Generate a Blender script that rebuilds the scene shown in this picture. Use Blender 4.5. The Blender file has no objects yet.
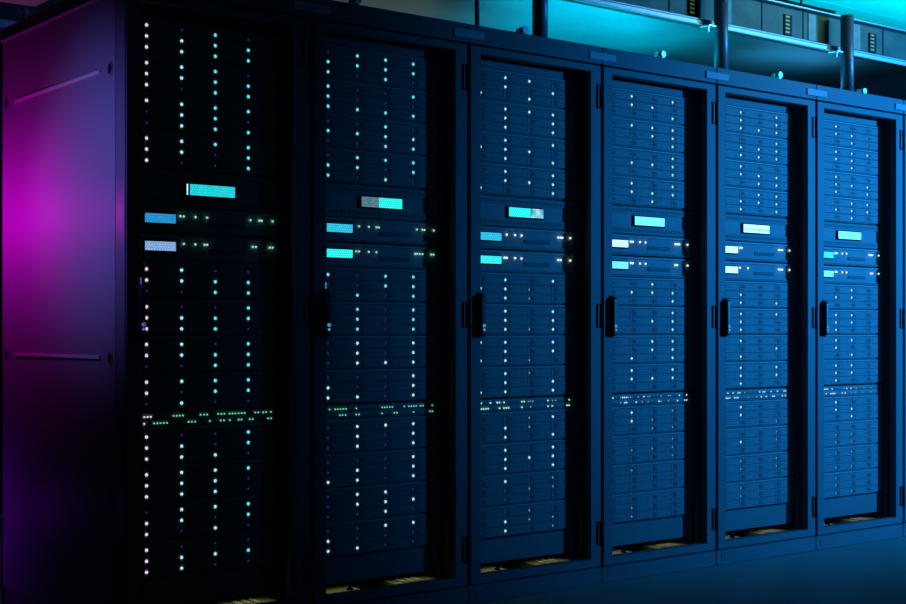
import bpy, bmesh, math
from mathutils import Vector, Matrix

S = bpy.context.scene
COL = S.collection
PI = math.pi

# ------------------------------------------------------------------ materials
def new_mat(name):
    m = bpy.data.materials.new(name)
    m.use_nodes = True
    nt = m.node_tree
    b = nt.nodes.get('Principled BSDF')
    return m, nt, b

def paint(name, col, rough=.5, metal=0.0, spec=.5, var=.0, scale=8.0, bump=0.0, bscale=300.0):
    m, nt, b = new_mat(name)
    b.inputs['Base Color'].default_value = (*col, 1)
    b.inputs['Roughness'].default_value = rough
    b.inputs['Metallic'].default_value = metal
    b.inputs['Specular IOR Level'].default_value = spec
    tc = nt.nodes.new('ShaderNodeTexCoord')
    if var > 0:
        n = nt.nodes.new('ShaderNodeTexNoise')
        n.inputs['Scale'].default_value = scale
        n.inputs['Detail'].default_value = 6
        nt.links.new(tc.outputs['Object'], n.inputs['Vector'])
        r = nt.nodes.new('ShaderNodeValToRGB')
        r.color_ramp.elements[0].position = .3
        r.color_ramp.elements[1].position = .7
        r.color_ramp.elements[0].color = (*[c * (1 - var) for c in col], 1)
        r.color_ramp.elements[1].color = (*[min(1, c * (1 + var)) for c in col], 1)
        nt.links.new(n.outputs['Fac'], r.inputs['Fac'])
        nt.links.new(r.outputs['Color'], b.inputs['Base Color'])
    if bump > 0:
        n2 = nt.nodes.new('ShaderNodeTexNoise')
        n2.inputs['Scale'].default_value = bscale
        nt.links.new(tc.outputs['Object'], n2.inputs['Vector'])
        bp = nt.nodes.new('ShaderNodeBump')
        bp.inputs['Strength'].default_value = bump
        bp.inputs['Distance'].default_value = .001
        nt.links.new(n2.outputs['Fac'], bp.inputs['Height'])
        nt.links.new(bp.outputs['Normal'], b.inputs['Normal'])
    return m

def glow(name, col, strength):
    m, nt, b = new_mat(name)
    b.inputs['Base Color'].default_value = (.02, .02, .03, 1)
    b.inputs['Emission Color'].default_value = (*col, 1)
    b.inputs['Emission Strength'].default_value = strength
    try:
        m.cycles.emission_sampling = 'NONE'
    except Exception:
        pass
    return m

def screen(name, col, strength, col2=None, scale=1.0, axis_noise=(60, 1, 250)):
    """lit display: fine pixel grain, optional second tone in streaks"""
    m, nt, b = new_mat(name)
    b.inputs['Base Color'].default_value = (.02, .02, .03, 1)
    b.inputs['Roughness'].default_value = .3
    tc = nt.nodes.new('ShaderNodeTexCoord')
    mp = nt.nodes.new('ShaderNodeMapping')
    mp.inputs['Scale'].default_value = axis_noise
    n = nt.nodes.new('ShaderNodeTexNoise')
    n.inputs['Scale'].default_value = scale
    n.inputs['Detail'].default_value = 3
    r = nt.nodes.new('ShaderNodeValToRGB')
    c2 = col2 if col2 else tuple(c * .8 for c in col)
    r.color_ramp.elements[0].position = .38
    r.color_ramp.elements[1].position = .62
    r.color_ramp.elements[0].color = (*c2, 1)
    r.color_ramp.elements[1].color = (*col, 1)
    nt.links.new(tc.outputs['Object'], mp.inputs['Vector'])
    nt.links.new(mp.outputs['Vector'], n.inputs['Vector'])
    nt.links.new(n.outputs['Fac'], r.inputs['Fac'])
    nt.links.new(r.outputs['Color'], b.inputs['Emission Color'])
    b.inputs['Emission Strength'].default_value = strength
    try:
        m.cycles.emission_sampling = 'NONE'
    except Exception:
        pass
    return m

M = {}
M['cab'] = paint('cabinet_paint', (.15, .155, .165), .5, 0, .16, .06, 3, .15, 900)
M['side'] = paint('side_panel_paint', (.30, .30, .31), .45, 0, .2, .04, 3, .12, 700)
M['post'] = paint('corner_paint', (.20, .20, .21), .35, 0, .5)
M['black'] = paint('black_plastic', (.006, .006, .007), .55, 0, .12)
M['blackmetal'] = paint('black_metal', (.01, .01, .012), .55, 0, .3)
M['handle'] = paint('handle_plastic', (.022, .023, .025), .4, 0, .4)
M['inner'] = paint('dark_interior', (.012, .012, .014), .7, 0, .2)
M['mesh'] = paint('perforated_sheet', (.010, .011, .014), .85, 0, .05)
M['plate'] = paint('name_strip', (.45, .46, .48), .55, 0, .2)
M['hinge'] = paint('hinge_steel', (.22, .22, .23), .4, 0, .5)
M['chassis'] = paint('server_chassis', (.32, .325, .33), .55, 0, .2, .05, 20)
M['tray'] = paint('drive_tray', (.31, .315, .32), .55, 0, .2, .05, 30)
M['traydark'] = paint('drive_latch', (.215, .22, .225), .5, 0, .2)
M['slot'] = paint('dark_slot', (.155, .155, .16), .6, 0, .2)
M['lip'] = paint('light_lip', (.42, .425, .43), .5, 0, .25)
M['khaki'] = paint('cable_entry_plate', (.42, .43, .22), .5, 0, .3, .1, 30)
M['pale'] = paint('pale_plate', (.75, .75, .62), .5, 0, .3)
M['chrome'] = paint('key_barrel', (.8, .82, .85), .2, 1.0, .5)
M['galv'] = paint('galvanised_duct', (.10, .13, .08), .6, .1, .15, .25, 9, .2, 120)
M['galvlight'] = paint('galvanised_strip', (.22, .25, .17), .55, .1, .2, .2, 25)
M['rail'] = paint('polished_rail', (.40, .46, .46), .35, .25, .4)
M['soffit'] = paint('brushed_tray', (.46, .45, .42), .30, .6, .5, .12, 4, .15, 60)
M['steelpost'] = paint('post_paint', (.16, .17, .18), .4, .2, .5, .1, 12)
M['clip'] = paint('zinc_clip', (.7, .72, .72), .3, .7, .5)
M['yellow'] = paint('yellow_tab', (.95, .52, .02), .5, 0, .3)
M['pinkslab'] = paint('pale_raft', (.62, .60, .60), .6, 0, .3)
M['beam'] = paint('pale_trunking', (.20, .20, .22), .5, 0, .3)
M['ceiling'] = paint('ceiling_board', (.72, .74, .75), .7, 0, .2, .03, 2)
M['wall'] = paint('dark_wall', (.009, .009, .010), 1, 0, .0, .1, 2)
def floor_mat():
    m = paint('floor_vinyl', (.23, .32, .27), .55, 0, .3, .10, 5, .1, 80)
    return m
M['floor'] = floor_mat()

M['led_pink'] = glow('led_pinkish_white', (.90, .68, .95), 1.15)
M['led_pale'] = glow('led_pale_cyan', (.40, .86, 1.0), 1.2)
M['led_cyan'] = glow('led_cyan', (.15, .84, .92), 1.15)
M['led_small'] = glow('led_low', (.35, .65, .9), .45)
M['led_off'] = glow('led_off', (.03, .05, .30), .55)
M['led_green'] = glow('led_green', (.16, .75, .48), 1.0)
M['led_mint'] = glow('led_mint', (.35, .92, .72), 1.1)
M['scr_cyan'] = screen('screen_cyan', (.02, .82, .90), 1.0, (.02, .66, .78))
M['scr_aqua'] = screen('screen_aqua', (.02, .95, .88), 1.15, (.04, .88, .84))
M['scr_light'] = screen('screen_light', (.30, .92, .98), 1.1, (.12, .8, .9))
M['scr_white'] = screen('screen_white', (.82, .97, 1.0), 1.2, (.45, .85, .92))
M['scr_grey'] = screen('screen_grey', (.16, .34, .42), .8, (.09, .22, .30))
M['scr_streak'] = screen('screen_streak', (.45, .9, .95), 1.0, (.08, .38, .45), 1.0, (40, 1, 30))
M['scr_blue'] = screen('screen_blue', (.03, .42, .86), .85, (.02, .33, .76))
M['scr_lilac'] = screen('screen_lilac', (.33, .50, .92), .95, (.22, .45, .85))
M['scr_sky'] = screen('screen_sky', (.04, .66, .92), 1.0, (.03, .55, .85))
M['scr_edge'] = glow('screen_dark_edge', (.0, .03, .08), .5)
M['ind'] = glow('indicator_cyan', (.08, .42, .80), .8)
M['ind_violet'] = glow('indicator_violet', (.16, .11, .62), .8)

# ------------------------------------------------------------------ mesh builder
class MB:
    def __init__(self):
        self.bm = bmesh.new(); self.mats = []
    def mi(self, m):
        if m not in self.mats: self.mats.append(m)
        return self.mats.index(m)
    def box(self, x0, x1, y0, y1, z0, z1, mat, bev=0.0, seg=1):
        i = self.mi(mat)
        r = bmesh.ops.create_cube(self.bm, size=1)
        vs = r['verts']
        for v in vs:
            v.co = Vector((x0 + (v.co.x + .5) * (x1 - x0), y0 + (v.co.y + .5) * (y1 - y0), z0 + (v.co.z + .5) * (z1 - z0)))
        fs = set(f for v in vs for f in v.link_faces)
        for f in fs: f.material_index = i
        if bev > 0:
            es = list(set(e for v in vs for e in v.link_edges))
            g = bmesh.ops.bevel(self.bm, geom=es, offset=bev, segments=seg, affect='EDGES', profile=.5)
            for f in g['faces']: f.material_index = i
        return self
    def quad(self, pts, mat):
        i = self.mi(mat)
        f = self.bm.faces.new([self.bm.verts.new(p) for p in pts]); f.material_index = i
        return self
    def ring_y(self, x0, x1, z0, z1, a0, a1, b0, b1, y0, y1, mat, bev=.002):
        """rectangular frame in the XZ plane: outer (x0..x1, z0..z1), inner (a0..a1, b0..b1)"""
        i = self.mi(mat)
        def rect(xa, xb, za, zb, y): return [self.bm.verts.new(p) for p in ((xa, y, za), (xb, y, za), (xb, y, zb), (xa, y, zb))]
        fo, fi = rect(x0, x1, z0, z1, y0 + bev), rect(a0, a1, b0, b1, y0 + bev)
        fo2, fi2 = rect(x0 + bev, x1 - bev, z0 + bev, z1 - bev, y0), rect(a0 - bev, a1 + bev, b0 - bev, b1 + bev, y0)
        bo, bi = rect(x0, x1, z0, z1, y1), rect(a0, a1, b0, b1, y1)
        for k in range(4):
            j = (k + 1) % 4
            for q in ((fo2[k], fo2[j], fi2[j], fi2[k]), (fo[k], fo[j], fo2[j], fo2[k]), (fi2[k], fi2[j], fi[j], fi[k]),
                      (bo[k], bo[j], fo[j], fo[k]), (fi[k], fi[j], bi[j], bi[k]), (bi[k], bi[j], bo[j], bo[k])):
                f = self.bm.faces.new(q); f.material_index = i
        return self
    def cyl(self, p0, p1, r0, mat, r1=None, n=20):
        i = self.mi(mat)
        p0, p1 = Vector(p0), Vector(p1)
        d = p1 - p0
        rot = d.to_track_quat('Z', 'Y').to_matrix().to_4x4()
        mtx = Matrix.Translation((p0 + p1) / 2) @ rot
        r = bmesh.ops.create_cone(self.bm, cap_ends=True, segments=n, radius1=r0, radius2=r0 if r1 is None else r1, depth=d.length, matrix=mtx)
        for f in set(f for v in r['verts'] for f in v.link_faces):
            f.material_index = i; f.smooth = len(f.verts) == 4
        return self
    def prism_x(self, prof, x0, x1, mat, bev=0.0):
        """profile in (y, z) extruded along X"""
        i = self.mi(mat)
        a = [self.bm.verts.new((x0, y, z)) for y, z in prof]
        b = [self.bm.verts.new((x1, y, z)) for y, z in prof]
        fs = [self.bm.faces.new(a), self.bm.faces.new(list(reversed(b)))]
        n = len(prof)
        for k in range(n):
            fs.append(self.bm.faces.new((a[k], b[k], b[(k + 1) % n], a[(k + 1) % n])))
        for f in fs: f.material_index = i
        if bev > 0:
            es = list(set(e for f in fs for e in f.edges))
            g = bmesh.ops.bevel(self.bm, geom=es, offset=bev, segments=2, affect='EDGES', profile=.5)
            for f in g['faces']: f.material_index = i
        return self
    def mesh(self, name):
        bmesh.ops.recalc_face_normals(self.bm, faces=self.bm.faces)
        me = bpy.data.meshes.new(name)
        self.bm.to_mesh(me); self.bm.free()
        for m in self.mats: me.materials.append(m)
        return me

def link(name, me, parent=None, loc=(0, 0, 0), label=None):
    o = bpy.data.objects.new(name, me); COL.objects.link(o)
    o.location = loc
    if parent is not None: o.parent = parent
    if label: o['label'] = label
    return o

def thing(name, loc, label, cat, group=None):
    o = bpy.data.objects.new(name, None); COL.objects.link(o)
    o.location = loc; o.empty_display_size = .05
    o['label'] = label; o['category'] = cat
    if group: o['group'] = group
    return o

def struct(name, me, loc=(0, 0, 0)):
    o = link(name, me, None, loc); o['kind'] = 'structure'
    return o

# ------------------------------------------------------------------ dimensions
W = .64          # cabinet pitch
DEP = .985        # cabinet depth
HT = 2.007       # front header height
ZT = 1.983       # cabinet roof
N = 7
FY = .06         # plane of the server fronts
ORD = ['leftmost', 'second', 'third', 'fourth', 'fifth', 'sixth', 'seventh']

# ------------------------------------------------------------------ cabinet meshes (shared)
OX0, OX1, OZ0, OZ1 = .054, .579, .097, 1.910      # door opening

def perforated_sheet():
    """one sheet of honeycomb holes, built as real openings"""
    p = .0085
    r_out = p / math.sqrt(3)
    r_in = r_out * .93
    dx, dz = p, r_out * 1.5
    nx, nz = int((OX1 - OX0) / dx) + 1, int((OZ1 - OZ0) / dz) + 1
    vid, vs, fs = {}, [], []
    def vert(x, z):
        k = (round(x, 5), round(z, 5))
        if k not in vid:
            vid[k] = len(vs); vs.append((min(max(x, OX0 - .004), OX1 + .004), 0, min(max(z, OZ0 - .004), OZ1 + .004)))
        return vid[k]
    cs = [(math.cos(PI / 6 + k * PI / 3), math.sin(PI / 6 + k * PI / 3)) for k in range(6)]
    for j in range(nz):
        for i in range(nx):
            cx = OX0 + i * dx + (dx / 2 if j % 2 else 0); cz = OZ0 + j * dz
            o = [vert(cx + r_out * c, cz + r_out * s) for c, s in cs]
            base = len(vs)
            for c, s in cs:
                vs.append((min(max(cx + r_in * c, OX0 - .004), OX1 + .004), 0, min(max(cz + r_in * s, OZ0 - .004), OZ1 + .004)))
            for k in range(6):
                l = (k + 1) % 6
                fs.append((o[k], o[l], base + l, base + k))
    me = bpy.data.meshes.new('perforated_sheet')
    me.from_pydata(vs, [], fs); me.materials.append(M['mesh'])
    return me

def frame_mesh():
    b = MB(); c = M['cab']
    for x0, x1 in ((.002, .042), (W - .042, W - .002)):
        b.box(x0, x1, .036, .060, .065, 1.942, M['inner'])
        b.box(x0, x1, DEP - .04, DEP - .012, .065, 1.942, M['inner'])
    b.box(.001, W - .001, .000, .060, 1.9415, HT, c, .002)         # header
    b.box(.030, W - .030, DEP - .04, DEP - .012, 1.9415, ZT - .001, M['inner'])
    for x0, x1 in ((.001, .030), (W - .030, W - .001)):             # depth beams
        b.box(x0, x1, .060, DEP - .012, 1.9415, ZT, M['blackmetal'], .002)
        b.box(x0, x1, .060, DEP - .04, .004, .065, M['post'])
    for z0, z1 in ((1.879, 1.938), (.122, .2055)):                 # blanking panels above and below the units
        b.box(.0885, .5515, .0605, .066, z0, z1, M['traydark'], .001)
    return b.mesh("cabinet_frame")

def corner_mesh():
    return MB().box(.001, .014, .002, .062, .064, 1.9415, M['post'], .003).mesh('corner_post')

me_frame = frame_mesh()
me_top = MB().box(.030, W - .030, .060, DEP - .040, ZT - .008, ZT, M['inner']).mesh('top_panel')
me_rear = MB().box(.004, W - .004, DEP - .012, DEP, .01, 1.975, M['inner'], .002).mesh('rear_panel')
me_side = MB().box(.001, .0125, .066, .967, .066, 1.940, M['side'], .0025, 2).mesh('side_panel')
me_side_r = MB().box(W - .0125, W - .001, .066, .967, .066, 1.940, M['side'], .0025, 2).mesh('side_panel_far')
me_groove = MB().box(-.0065, .002, .165, .845, -.006, .006, M['pale'], .003, 3).mesh('pull_ridge')
def lock_mesh():
    b = MB()
    b.cyl((.002, 0, 0), (-.002, 0, 0), .017, M['post'], .016, 24)
    b.cyl((-.001, 0, 0), (-.0035, 0, 0), .012, M['black'], .011, 24)
    b.box(-.0045, -.003, -.0015, .0015, -.006, .006, M['post'])
    for v in b.bm.verts: v.co.z *= 1.25
    return b.mesh('quarter_turn_lock')
me_lock = lock_mesh()
def plinth_mesh():
    b = MB()
    b.box(.0015, W - .0015, .003, .05, .001, .0615, M['cab'], .002)
    b.box(.0015, W - .0015, .05, DEP - .02, .001, .02, M['inner'])
    return b.mesh('plinth')
me_plinth = plinth_mesh()
me_pcover = MB().box(.030, .105, .0014, .004, .018, .048, M['cab'], .0005).mesh('plinth_cover')
me_railL = MB().box(.058, .079, .066, .082, .07, 1.94, M['blackmetal']).mesh('mounting_rail')
me_railR = MB().box(.561, .582, .066, .082, .07, 1.94, M['blackmetal']).mesh('mounting_rail_far')
me_cplate = MB().box(-.068, .068, -.0045, -.0002, 1.9565, 1.9845, M['plate'], .0015).mesh('joining_strip')
def floor_plate_left():
    b = MB()
    b.box(.060, .255, .036, .20, .050, .084, M['khaki'], .002)
    b.cyl((.215, .105, .084), (.215, .105, .090), .012, M['black'], .010, 16)
    b.cyl((.215, .105, .090), (.215, .105, .102), .006, M['black'], .006, 12)
    return b.mesh('cable_entry_plate')
def floor_plate_right():
    b = MB()
    b.box(.40, .575, .036, .20, .050, .084, M['khaki'], .002)
    for x in (.435, .465, .495):
        b.box(x, x + .014, .042, .15, .084, .089, M['pale'], .001)
    return b.mesh('slatted_entry_plate')
me_fpl, me_fpr = floor_plate_left(), floor_plate_right()

me_sheet = perforated_sheet()
me_door = MB().ring_y(.006, W - .007, .066, 1.9365, OX0, OX1, OZ0, OZ1, 0.0, .032, M['cab'], .0025).mesh('door_frame')
def handle_mesh():
    b = MB()
    b.box(.038, .060, -.004, .001, .922, 1.080, M['black'], .0015)
    b.prism_x([(-.002, .930), (-.017, .926), (-.021, .932), (-.021, 1.062), (-.017, 1.072), (-.008, 1.076), (-.002, 1.070)],
              .041, .058, M['handle'], .003)
    return b.mesh('swing_handle')
me_handle = handle_mesh()
def keylock_mesh(mat):
    b = MB()
    b.cyl((.050, -.0205, .964), (.050, -.0245, .964), .0058, mat, .0055, 16)
    b.cyl((.050, -.0205, .950), (.050, -.0235, .950), .0042, mat, .004, 16)
    b.box(.0488, .0512, -.0252, -.0243, .960, .968, M['black'])
    return b.mesh('key_lock')
def indicator_mesh(mat):
    b = MB()
    for k in range(5):
        b.box(.0495, .0535, -.0015, .001, 1.0765 + k * .0052, 1.0795 + k * .0052, mat)
    return b.mesh('indicator_strip')
me_key = {0: keylock_mesh(M['ind_violet']), 1: keylock_mesh(M['ind'])}
me_ind = {0: indicator_mesh(M['ind_violet']), 1: indicator_mesh(M['ind'])}
def hinge_mesh():
    b = MB()
    b.box(W - .032, W - .0045, -.0012, .004, 0, .090, M['black'])
    b.box(W - .027, W - .0215, -.006, 0, .002, .088, M['hinge'], .0015)
    b.cyl((W - .0075, -.006, .001), (W - .0075, -.006, .089), .0045, M['black'], None, 14)
    for z in (.018, .072):
        b.cyl((W - .015, 0, z), (W - .015, -.0025, z), .003, M['blackmetal'], .0026, 12)
    return b.mesh('door_hinge')
me_hinge = hinge_mesh()

CAB_LABEL = [
    'black server cabinet at the left end of the row, side panel lit magenta',
    'dark blue server cabinet second from left, beside the nearly black end cabinet',
    'blue server cabinet third from left in the row',
    'blue server cabinet fourth from left, its wide display plain light cyan',
    'blue server cabinet fifth from left, its wide display nearly white',
    'brightest blue server cabinet, rightmost one seen whole',
    'sliver of blue server cabinet cut off by the right picture edge',
]

def build_cabinet(i):
    t = thing('server_cabinet', (i * W, 0, 0), CAB_LABEL[i], 'server cabinet', 'server cabinets in the row')
    link('frame', me_frame, t)
    link('top_panel', me_top, t); link('rear_panel', me_rear, t)
    sp = link('side_panel', me_side, t)
    if i == 0:
        link('corner_post', corner_mesh(), t)
        link('edge_highlight', MB().box(-.004, .006, .062, .972, 1.9345, 1.9435, M['pale'], .002).mesh('edge_highlight'), sp)  # pale strip added as a painted highlight along the panel's top edge
        for z in (1.718, .866): link('pull_ridge', me_groove, sp, (0, 0, z))
        for y in (.095, .925):
            for z in (1.718, .866): link('lock', me_lock, sp, (0, y, z))
    link('side_panel', me_side_r, t)
    pl = link('plinth', me_plinth, t); link('plinth_cover', me_pcover, pl)
    link('mounting_rail', me_railL, t); link('mounting_rail', me_railR, t)
    link('cable_entry_plate', me_fpl, t); link('cable_entry_plate', me_fpr, t, label='slatted khaki cable entry plate')
    if i < N - 1: link('joining_strip', me_cplate, t, (W, 0, 0))
    d = link('door', me_door, t)
    link('mesh_panel', me_sheet, d, (0, .020, 0))
    link('handle', me_handle, d)
    link('key_lock', me_key[0 if i == 0 else 1], d)
    if i < 2: link('indicator_strip', me_ind[i], d)
    for z in (1.776, .958, .146): link('hinge', me_hinge, d, (0, 0, z))
    return t
for i in range(N): build_cabinet(i)

# ------------------------------------------------------------------ disk servers
LEDX = (.097, .212, .326, .4415)      # light columns
LEDZ = (.0854, .0528, .0202)           # three rows above the unit's base
SH = .1110
me_chassis = None
def chassis_mesh():
    b = MB()
    b.box(.0885, .5515, FY + .003, FY + .62, .0005, SH - .001, M['chassis'], .0015)
    b.box(.070, .0885, FY, FY + .005, .004, SH - .004, M['slot'], .001)       # ears
    b.box(.5515, .570, FY, FY + .005, .004, SH - .004, M['slot'], .001)
    for x in (.079, .561):
        for z in (.02, .09): b.cyl((x, FY + .001, z), (x, FY - .002, z), .0035, M['hinge'], .003, 10)
    return b.mesh('chassis')
me_chassis = chassis_mesh()
me_bezel = MB().box(.0885, .5515, FY - .0035, FY + .003, SH - .0085, SH - .0015, M['lip'], .0012).mesh('top_lip')
def tray_mesh():
    b = MB()
    # local origin = the light
    b.box(-.0080, .1060, FY - .003, FY + .002, -.0155, .0155, M['tray'], .0008)
    b.box(.0062, .0300, FY - .0045, FY - .0025, -.0125, .0125, M['traydark'], .0008)   # latch
    b.box(.0120, .0240, FY - .006, FY - .004, -.0045, .0045, M['slot'], .0006)
    for k in range(4):
        z = -.0093 + k * .0062
        b.box(.036, .100, FY - .0036, FY - .0028, z - .0010, z + .0010, M['traydark'])
    return b.mesh('drive_tray')
me_tray = tray_mesh()
def led_mesh(mat, r=.0046):
    b = MB(); i = b.mi(mat)
    r_ = bmesh.ops.create_uvsphere(b.bm, u_segments=12, v_segments=6, radius=r, matrix=Matrix.Translation((0, FY - .0035, 0)))
    for f in b.bm.faces: f.material_index = i; f.smooth = True
    for v in b.bm.verts: v.co.y = FY - .0035 + (v.co.y - FY + .0035) * .6
    return b.mesh('status_light_' + mat.name)
me_led = {k: led_mesh(M['led_' + k], r) for k, r in (('pink', .0049), ('pale', .0049), ('cyan', .0050), ('small', .0036), ('off', .0032))}

Z_FIRST = [1.8526, 1.7407, 1.6288, 1.5169, 1.1287, 1.0168, .9049, .7930, .6303, .5184, .4065, .2946]
POS = ['topmost of the four above the wide display', 'second from top above the wide display', 'third from top above the wide display',
       'directly above the wide display unit', 'directly below the slim display units', 'second below the slim display units',
       'third below the slim display units', 'directly above the network switch', 'directly below the network switch',
       'second below the network switch', 'third below the network switch', 'lowest of all']
CABW = ['leftmost cabinet', 'second cabinet from left', 'third cabinet from left', 'fourth cabinet from left', 'fifth cabinet from left',
        'rightmost whole cabinet']
LIT = [
 ['1010 1111 1111', '1110 1111 1011', '1111 0110 0111', '1111 1101 1001', '1100 1111 0011', '1001 1111 1110',
  '1101 1111 0011', '1111 1011 0100', '1001 1101 1110', '1111 1110 1110', '0111 1101 1010', '1000 1111 1100'],
 ['0111 1111 1010', '1001 1000 1111', '0010 1111 0011', '0111 1101 1010', '1011 0011 0101', '0101 0101 0101',
  '0101 0101 0111', '0001 1001 1101', '0111 0101 0101', '0001 0101 1101', '0110 0111 0010', '0011 1000 1100'],
 ['0110 0101 1010', '0111 0101 0101', '0101 1110 0101', '0101 0111 1001', '0101 1120 0120', '0101 0101 0121',
  '1101 0101 1120', '0120 0101 1101', '0021 0120 0101', '0101 0111 0101', '0102 0022 0000', '0020 0122 0102'],
 ['0101 0110 0001', '0111 0011 0001', '0001 0111 0001', '0101 0111 0010', '0010 0111 0001', '0001 0011 0001',
  '0011 0011 0101', '0101 0111 0000', '0102 0120 0022', '0002 0222 0002', '0200 0000 0000', '0000 0200 0200'],
 ['0101 0101 0111', '0001 0111 0111', '0100 0111 0011', '0011 0111 0101', '0000 0100 0101', '0101 0100 0100',
  '0100 0001 0100', '0101 0101 0100', '0100 0100 0002', '0002 0102 0000', '0202 0202 0000', '0200 0200 0000'],
 ['0100 0112 0012', '0111 0110 0010', '0100 0111 0101', '0011 0111 0010', '0010 0110 0000', '0110 0110 0100',
  '0110 0100 0010', '0110 0110 0100', '0100 0110 0010', '0000 0220 0220', '0220 0000 0220', '0200 0200 0220'],
]
def build_server(i, k):
    z0 = Z_FIRST[k] - LEDZ[0]
    t = thing('disk_server', (i * W, 0, z0), 'black disk server, %s, %s' % (POS[k], CABW[i]), 'server', 'disk servers in the cabinets')
    link('chassis', me_chassis, t); link('top_lip', me_bezel, t)
    rows = LIT[i][k].split()
    for r in range(3):
        for c in range(4):
            tr = link('drive_tray', me_tray, t, (LEDX[c], 0, LEDZ[r]))
            s = rows[r][c]
            if s == '0': key = 'off'
            elif s == '2': key = 'small'
            elif i == 0: key = ('pink', 'pale', 'cyan', 'cyan')[c] if k < 8 else ('pink', 'pale', 'pale', 'cyan')[c]
            elif i == 1: key = 'cyan' if k < 6 else 'pale'
            else: key = 'pale'
            link('status_light', me_led[key], tr)
for i in range(6):
    for k in range(12): build_server(i, k)

# ------------------------------------------------------------------ wide display units
def unit_box(h, body=None):
    b = MB()
    b.box(.0885, .5515, FY + .002, FY + .62, .0008, h - .001, M['chassis'], .002)
    b.box(.070, .0885, FY, FY + .005, .004, h - .004, M['slot'], .001)
    b.box(.5515, .570, FY, FY + .005, .004, h - .004, M['slot'], .001)
    return b
def wide_body():
    b = unit_box(.1105)
    return b.mesh('wide_unit_body')
me_wbody = wide_body()
def wide_front():
    b = MB()
    b.box(.0885, .5515, FY - .002, FY + .002, .004, .030, M['tray'], .001)
    b.box(.0885, .5515, FY - .002, FY + .002, .082, .106, M['tray'], .001)
    for k in range(30):                                             # vent slots
        x = .10 + k * .0151
        b.box(x, x + .009, FY - .0026, FY - .0018, .088, .100, M['slot'])
        b.box(x, x + .009, FY - .0026, FY - .0018, .010, .024, M['slot'])
    return b.mesh('vent_fascia')
me_wfront = wide_front()
def display_mesh(x0, x1, z0, z1, zones, border=.005):
    b = MB()
    b.box(x0 - border, x1 + border, FY - .005, FY + .003, z0 - border, z1 + border, M['black'], .001)
    for u0, u1, v0, v1, m in zones:
        xa, xb = x0 + u0 * (x1 - x0), x0 + u1 * (x1 - x0); za, zb = z0 + v0 * (z1 - z0), z0 + v1 * (z1 - z0)
        b.box(xa, xb, FY - .0062, FY - .0045, za, zb, M[m])
    return b.mesh('display')
WZONES = [
    [(0, .025, 0, 1, 'scr_white'), (.025, .065, 0, 1, 'scr_edge'), (.065, 1, 0, 1, 'scr_cyan')],
    [(0, .42, 0, 1, 'scr_grey'), (.42, 1, 0, 1, 'scr_aqua')],
    [(0, .62, 0, 1, 'scr_aqua'), (.64, 1, 0, 1, 'scr_streak')],
    [(0, 1, 0, 1, 'scr_light')],
    [(0, 1, 0, .3, 'scr_white'), (0, 1, .3, .5, 'scr_streak'), (0, 1, .5, 1, 'scr_white')],
    [(0, 1, 0, 1, 'scr_light')],
]
WLAB = ['cyan with one white sliver', 'half grey and half cyan', 'cyan with a streaky right third', 'even light cyan', 'white with a dark streak', 'small even cyan']
for i in range(6):
    z0 = 1.3185
    t = thing('display_unit', (i * W, 0, z0), 'blank rack unit with wide display, %s, %s' % (WLAB[i], CABW[i]), 'rack unit', 'wide display units')
    link('body', me_wbody, t); link('vent_fascia', me_wfront, t)
    link('display', display_mesh(.228, .393, .0385, .0715, WZONES[i]), t)

# ------------------------------------------------------------------ slim display units
SLX = dict(zip('ABCDEFGHIJKL', (.2082, .2196, .2589, .2894, .2986, .4501, .4579, .469, .4812, .4899, .5189, .5294)))
SLIM = [('ABCEFIJL', 'BCDEGHKL'), ('BCDEGIJL', 'ABCDFGHIKL'), ('BCDHIJL', 'ABCDHIL'), ('ABCDGHIL', 'ABCDGHL'), ('ABGHIL', 'ACGHIL'), ('ABCDGHIL', 'ABCDHIL')]
SLZ = [('scr_blue', 'scr_lilac'), ('scr_sky', 'scr_aqua'), ('scr_sky', 'scr_aqua'), ('scr_white', 'scr_light'), ('scr_white', 'scr_white'), ('scr_sky', 'scr_light')]
me_sbody = unit_box(.080).mesh('slim_unit_body')
def slim_fascia():
    b = MB()
    b.box(.0885, .5515, FY - .003, FY + .002, .071, .0785, M['lip'], .001)
    b.box(.0885, .5515, FY - .003, FY + .002, .0015, .012, M['tray'], .001)
    for k in range(40):
        x = .10 + k * .0113
        b.box(x, x + .007, FY - .0036, FY - .0028, .004, .010, M['slot'])
    return b.mesh('slim_fascia')
me_sfas = slim_fascia()
me_sdrive = MB().box(.305, .430, FY - .001, FY + .003, .026, .040, M['slot'], .001).box(.308, .427, FY - .0018, FY - .0008, .0325, .0345, M['traydark']).mesh('drive_slot')
me_sdisp = {}
for key in set(sum(([a, c] for a, c in SLZ), [])):
    me_sdisp[key] = display_mesh(.0915, .1915, .0305, .0575, [(0, 1, 0, 1, key)], .004)
def sq_led(mat, r=.0030):
    b = MB(); b.box(-r, r, FY - .005, FY - .001, -r, r, mat, .0008)
    return b.mesh('port_light_' + mat.name)
me_pl = {'green': sq_led(M['led_green'], .0022), 'mint': sq_led(M['led_mint'], .0027), 'pale': sq_led(M['led_pale'], .0024), 'pink': sq_led(M['led_pink'], .0023), 'small': sq_led(M['led_small'], .0024), 'white': sq_led(glow('led_white', (.6, .93, 1.0), 1.7), .0034)}
SCOL = {'scr_blue': 'blue', 'scr_lilac': 'pale lilac-blue', 'scr_sky': 'sky blue', 'scr_aqua': 'bright aqua', 'scr_white': 'white', 'scr_light': 'light cyan'}
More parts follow.
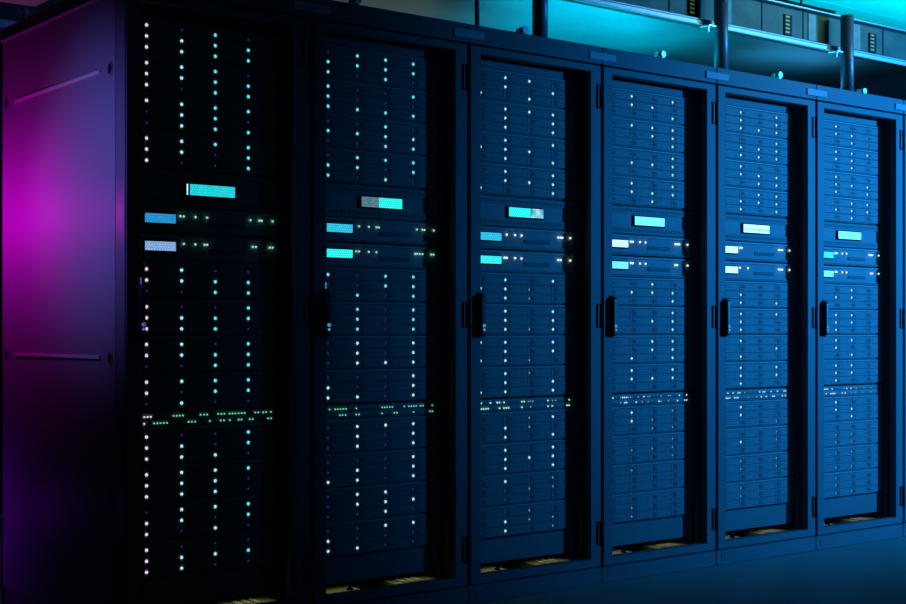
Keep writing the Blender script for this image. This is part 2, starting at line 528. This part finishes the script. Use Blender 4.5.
for i in range(6):
    for j in range(2):
        z0 = 1.2375 if j == 0 else 1.1545
        t = thing('slim_unit', (i * W, 0, z0), '%s slim rack unit with small %s display, %s' % (('upper', 'lower')[j], SCOL[SLZ[i][j]], CABW[i]), 'rack unit', 'slim display units')
        link('body', me_sbody, t); link('fascia', me_sfas, t); link('drive_slot', me_sdrive, t)
        link('display', me_sdisp[SLZ[i][j]], t)
        for n, ch in enumerate(SLIM[i][j]):
            key = 'mint' if i < 2 else 'white'
            link('indicator_light', me_pl[key], t, (SLX[ch], 0, .0535))

# ------------------------------------------------------------------ network switches
SWT = [
 ([0, 1, 2, 9, 10, 11, 12, 17.6, 18.7, 19.7, 23.3, 24.3, 25.3, 27, 28, 29, 30, 31, 32, 35.6, 36.6, 38.3, 39.3, 41],
  [0, 3, 4, 5, 6, 7, 13.8, 14.8, 15.8, 20.6, 24.1, 25.2, 27.1, 30, 31, 33.7, 34.7, 40, 41]),
 ([1.3, 3.3, 4.3, 5.3, 6.3, 7.3, 11.2, 21, 22, 23, 24, 25, 29.7, 31.5, 32.5, 33.5, 34.5, 36.2, 37.2, 41],
  [5, 6, 7.2, 11.2, 12.2, 21, 25.8, 26.8, 33.4, 40, 41]),
 ([1, 5, 8, 9, 11, 19, 20, -22, -23, -24, 31, -33, -34.5, 41], [1, 2, 3, 4, 9, 11, 12, 13, 19, -23, 31, 33, 40, 41]),
 ([2, -6, 7, 8, 9, -10, -11, -15, 18, -20, -21, -27, -31, -32, 37, 41], [-6, 8, 9, 14, -17, -20, 26, -27, -31, 36, 40, 41]),
 ([1, 4, 7, 10, 11, -14, 23, 25, 26, 30, 34, 38, 39], [3, 4, 5, 8, 9, 10, -16, -21, 24, 27, 31, 32, 37, 39]),
 ([4, 5, 6, 9, -17, 19, 22, -25, -26, -31, -36], [1, 3, 5, 8, 9, 10, 11, 16, 18, -22, -25, -30, -36]),
]
SH1 = .0475
def switch_body():
    b = unit_box(SH1)
    b.box(.0885, .5515, FY - .001, FY + .002, .002, SH1 - .002, M['tray'], .001)
    for r in range(2):
        for k in range(21):
            x = .094 + k * .0212
            b.box(x, x + .0150, FY - .002, FY - .0005, .0045 + r * .0215, .0125 + r * .0215, M['slot'])
    return b.mesh('switch_body')
me_sw = switch_body()
for i in range(6):
    z0 = .6560
    t = thing('network_switch', (i * W, 0, z0), 'slim network switch with two rows of tiny port lights, %s' % CABW[i], 'network switch', 'network switches')
    link('body', me_sw, t)
    for row in (0, 1):
        for s in SWT[i][row]:
            dim = s < 0; s = abs(s)
            key = 'small' if dim else ('pink' if i == 0 and s < 3 else 'green' if i < 2 else 'mint' if i == 2 else 'pale')
            link('port_light', me_pl[key], t, (.0899 + s * .01058, 0, .0338 if row == 0 else .0139))

# ------------------------------------------------------------------ overhead busway
BX0, BX1 = .85, 8.2
t = thing('busway', (BX0, .29, 2.27), 'long galvanised metal duct above the cabinets with yellow-tabbed black slots', 'duct')
L = BX1 - BX0
link('housing', MB().box(0, L, 0, .26, 0, .148, M['galv'], .004).mesh('housing'), t)
def rail_mesh():
    b = MB()
    b.box(0, L, -.030, .0, -.002, .007, M['rail'], .003)
    b.box(0, L, -.030, -.024, -.020, -.002, M['rail'], .002)
    b.box(0, L, -.036, -.024, -.024, -.018, M['rail'], .002)
    return b.mesh('lower_rail')
link('lower_rail', rail_mesh(), t)
link('top_flange', MB().box(0, L, -.028, .02, .1475, .156, M['rail'], .002).mesh('top_flange'), t)
def tap_mesh():
    b = MB()
    b.box(-.029, .029, -.006, .002, .018, .112, M['black'], .002)
    for k in range(5):
        z = .028 + k * .0175
        b.box(-.021, .008, -.0072, -.0045, z, z + .008, M['yellow'], .001)
    return b.mesh('tap_slot')
me_tap = tap_mesh()
for x in (2.10, 2.735, 3.370, 4.010, 4.65): link('tap_slot', me_tap, t, (x - BX0, 0, 0))
me_seam = MB().box(-.004, .004, -.002, .002, .013, .147, M['black']).mesh('seam')
for x in (2.591, 3.19, 3.482, 4.098, 4.75): link('joint_seam', me_seam, t, (x - BX0, 0, 0))
me_strip = MB().box(-.028, .028, -.004, .002, .016, .140, M['galvlight'], .0015).mesh('cover_strip')
for x in (2.955, 3.545, 3.885): link('cover_strip', me_strip, t, (x - BX0, 0, 0), label='pale cover strip')

# underside tray spanning over the cabinets behind the duct
t2 = thing('overhead_tray', (BX0, .32, 2.255), 'wide shiny metal tray behind the duct, its underside glowing cyan', 'overhead tray')
link('tray_floor', MB().box(0, L, 0, 1.05, 0, .010, M['soffit'], .002).mesh('tray_floor'), t2)
link('tray_rim', MB().box(0, L, 1.035, 1.05, .010, .12, M['galv'], .002).mesh('tray_rim'), t2)

# hanger rod from ceiling to busway
r_ = MB().cyl((0, 0, 0), (0, 0, .476), .006, M['galvlight'], None, 12).cyl((0, 0, 0), (0, 0, .012), .016, M['galvlight'], None, 6).mesh('rod')
h = link('hanger_rod', r_, None, (3.56, .36, 2.426))
h['label'] = 'thin threaded rod hanging from the ceiling down to the duct top'; h['category'] = 'rod'

# support posts on the cabinet tops
def post(x, rad, label, foot_dir=1, bracket=True, wide=False):
    y = .214
    t = thing('support_post', (x, y, ZT), label, 'post', 'posts holding the duct')
    b = MB()
    b.cyl((0, 0, 0), (0, 0, .429), rad, M['steelpost'], None, 28)
    link('tube', b.mesh('tube'), t)
    b = MB()
    b.cyl((0, 0, 0), (0, 0, .006), rad * 1.5, M['steelpost'], None, 24)
    b.cyl((0, 0, .006), (0, 0, .06), rad * 1.28, M['steelpost'], rad * 1.0, 24)
    link('base_flange', b.mesh('base_flange'), t)
    if bracket:
        b = MB()
        b.box(-rad - .055, -rad + .004, -.004, .045, .252, .260, M['clip'], .002)
        b.box(-rad - .055, -rad - .047, -.004, .004, .225, .260, M['clip'], .002)
        b.cyl((-rad - .03, .012, .246), (-rad - .03, .012, .258), .007, M['clip'], None, 6)
        link('bracket', b.mesh('bracket'), t)
        b = MB()
        for dz in (.105, .365):
            for th in (12, 46):
                sx, sy = -math.sin(math.radians(th)), -math.cos(math.radians(th))
                b.cyl((sx * (rad - .001), sy * (rad - .001), dz), (sx * (rad + .003), sy * (rad + .003), dz), .0032, M['hinge'], None, 10)
        link('screw', b.mesh('screw'), t)
post(1.490, .0095, 'thin grey support rod standing above the seam of second and third cabinets', bracket=False)
post(1.799, .030, 'round grey post above the third cabinet, leftmost of the three thick posts')
post(2.831, .030, 'middle thick grey post, above the seam of fourth and fifth cabinets')
post(3.709, .030, 'round grey post above the rightmost whole cabinet, its flat top visible')

# small clips on cabinet tops
def clip(x, y, label, flip=False, hh=.076, z=ZT):
    b = MB()
    s = -1 if not flip else 1
    b.prism_x([(-.02, 0), (.02, 0), (.02, .004), (-.02, .004)], min(0, s * .075), max(0, s * .075) or .012, M['clip'])
    b.box(-.010, .010, -.016, .016, .003, hh - .012, M['clip'], .003)
    b.cyl((0, -.02, hh - .014), (0, .02, hh - .014), .013, M['clip'], None, 16)
    b.box(s * .06 - .006, s * .06 + .006, -.012, .012, .003, .030, M['clip'], .002)
    b.box(min(0, s * .06), max(0, s * .06), -.010, .010, .026, .032, M['clip'], .002)
    o = link('cable_clip', b.mesh('cable_clip'), None, (x, y, z))
    o['label'] = label; o['category'] = 'clip'; o['group'] = 'metal clips on the cabinet tops'
clip(.872, .10, 'small metal clip on top of the second cabinet from left')
clip(1.609, .10, 'small metal clip on cabinet top between thin rod and first round post')
clip(2.336, .10, 'small bright metal clip on top of the fourth cabinet')
clip(3.060, .10, 'small bright metal clip on top of the fifth cabinet')
clip(3.800, .20, 'small bright metal clip at the foot of the rightmost post', True, .099)
# eye bolt on rear of the leftmost cabinet
b = MB()
b.cyl((0, 0, 0), (0, 0, .030), .009, M['post'], None, 14)
b.cyl((0, 0, .030), (-.006, 0, .052), .016, M['post'], .012, 16)
o = link('eye_bolt', b.mesh('eye_bolt'), None, (.03, .84, ZT))
o['label'] = 'small purple-lit bolt on the rear top of the leftmost cabinet'; o['category'] = 'bolt'

# overhead pieces at the left
t = thing('ceiling_raft', (-1.4, .9, 2.35), 'pink-lit hanging panel in the top left corner', 'ceiling panel')
link('board', MB().box(0, 1.972, 0, 1.22, 0, .045, M['pinkslab'], .003).mesh('board'), t)
hr = MB()
for x in (.25, 1.75):
    for y in (.2, 1.0): hr.cyl((x, y, .045), (x, y, .55), .005, M['galvlight'], None, 10)
link('suspension_rods', hr.mesh('suspension_rods'), t)
t = thing('cable_trunking', (-1.6, 1.30, 2.062), 'violet-lit cable trunking behind the leftmost cabinet, under the pink panel', 'trunking')
link('channel', MB().box(0, 1.78, 0, .10, 0, .030, M['beam'], .003).mesh('channel'), t)
me_h = MB().cyl((0, .05, .030), (0, .05, .288), .004, M['galvlight'], None, 10).mesh('hanger')
for x in (.4, 1.2): link('hanger', me_h, t, (x, 0, 0))

# ------------------------------------------------------------------ room
RX0, RX1, RY0, RY1, RZ = -4.5, 11.0, -7.0, 3.4, 2.9
struct('floor', MB().box(RX0, RX1, RY0, RY1, -.1, 0, M['floor']).mesh('floor'))
def ceil_mesh():
    b = MB()
    ys = [RY0, -4.2, -1.4, 1.385, RY1]
    for k in range(4): b.box(RX0, RX1, ys[k] + .008, ys[k + 1] - .008, RZ, RZ + .06, M['ceiling'], .003)
    b.box(RX0, RX1, RY0, RY1, RZ + .06, RZ + .10, M['black'])
    return b.mesh('ceiling')
struct('ceiling', ceil_mesh())
struct('wall_back', MB().box(RX0, RX1, RY1, RY1 + .1, 0, RZ + .1, M['wall']).mesh('wall_back'))
struct('wall_left', MB().box(RX0 - .1, RX0, RY0, RY1, 0, RZ + .1, M['wall']).mesh('wall_left'))
struct('wall_right', MB().box(RX1, RX1 + .1, RY0, RY1, 0, RZ + .1, M['wall']).mesh('wall_right'))
struct('wall_front', MB().box(RX0, RX1, RY0 - .1, RY0, 0, RZ + .1, M['wall']).mesh('wall_front'))
struct('trim_1', MB().box(2.2, 5.36, 1.50, 1.60, RZ - .03, RZ, M['black'], .003).mesh('trim_1'))

# ------------------------------------------------------------------ lights
def aim(o, tgt):
    o.rotation_euler = (Vector(tgt) - o.location).to_track_quat('-Z', 'Y').to_euler()
def spot(name, loc, tgt, col, power, size, blend, radius=.1):
    l = bpy.data.lights.new(name, 'SPOT'); l.color = col; l.energy = power
    l.spot_size = size; l.spot_blend = blend; l.shadow_soft_size = radius
    o = bpy.data.objects.new(name, l); COL.objects.link(o); o.location = loc; aim(o, tgt); return o
def point(name, loc, col, power, radius=.1):
    l = bpy.data.lights.new(name, 'POINT'); l.color = col; l.energy = power; l.shadow_soft_size = radius
    o = bpy.data.objects.new(name, l); COL.objects.link(o); o.location = loc; return o
def area(name, loc, tgt, col, power, sx, sy):
    l = bpy.data.lights.new(name, 'AREA'); l.shape = 'RECTANGLE'; l.size = sx; l.size_y = sy; l.color = col; l.energy = power
    o = bpy.data.objects.new(name, l); COL.objects.link(o); o.location = loc; aim(o, tgt); return o

spot('blue_lamp', (9.2, -5.2, 2.4), (4.6, 0, 1.48), (.008, .30, 1.0), 6000, math.radians(36), 1, .16)
l = area('magenta_lamp', (-.32, .92, 1.34), (0, .92, 1.34), (.95, .0, 1.0), 2.1, .90, .08)
l.rotation_euler = (PI / 2, 0, -PI / 2); l.data.spread = math.radians(146)
spot('violet_lamp', (-.80, .04, 1.48), (0, .16, 1.38), (.18, .17, 1.0), 21, math.radians(76), 1, .08)
spot('purple_low_fill', (-.30, 1.04, .32), (0, 1.02, .31), (.30, .0, 1.0), .8, math.radians(150), 1, .05)  # unseen fill added for the purple glow low on the side panel
spot('pink_raft_lamp', (-.2, 1.85, 2.12), (.2, 1.9, 2.35), (1.0, .24, .85), 6, math.radians(140), 1, .04)
area('cyan_tray_light', (2.50, .62, 2.0), (2.50, .62, 3), (.0, .60, 1.0), 9.5, 1.0, .55)
area('cyan_tray_light', (3.65, .45, 2.0), (3.65, .50, 3), (.03, .40, .90), 3.0, .5, .06)  # weaker light added to brighten the right part of the tray underside
area('pale_tray_fill', (1.55, .95, 2.0), (1.55, .95, 3), (.55, .75, .62), .55, .6, .1)  # dim unseen fill added to tint the tray underside's left end
area('cyan_ceiling_lamp', (5.4, .95, 2.46), (5.4, 1.2, 3), (.0, .74, 1.0), 19, 3.0, .4)
l = area('cyan_duct_lamp', (4.4, -1.2, 2.80), (3.4, .29, 2.46), (.36, .90, .90), 1.5, 1.2, .1)
l.data.spread = math.radians(40)
for i in range(6):
    l = area('entry_plate_fill', (i * W + .32, .115, .136), (i * W + .33, .19, .05), (1.0, 1.0, .62), .022, .46, .03)  # hidden fill added in each cabinet base to brighten the entry plates
    l.rotation_euler = (0, 0, 0)
    l.data.spread = math.radians(110)

# ------------------------------------------------------------------ world
w = bpy.data.worlds.new('World'); S.world = w; w.use_nodes = True
w.node_tree.nodes['Background'].inputs[0].default_value = (.0, .03, .12, 1)
w.node_tree.nodes['Background'].inputs[1].default_value = .02

# ------------------------------------------------------------------ camera
cd = bpy.data.cameras.new('Camera'); cam = bpy.data.objects.new('Camera', cd); COL.objects.link(cam)
cd.sensor_width = 36; cd.lens = 1400 / 906 * 36; cd.shift_y = 30 / 906
cd.clip_start = .05; cd.clip_end = 100
cam.location = (-1.756, -3.768, .942)
aim(cam, cam.location + Vector((.6184, .7859, 0)))
S.camera = cam

vs = S.view_settings
vs.view_transform = 'Standard'; vs.look = 'None'; vs.gamma = 1; vs.exposure = 0; vs.use_curve_mapping = False
S.cycles.use_denoising = True
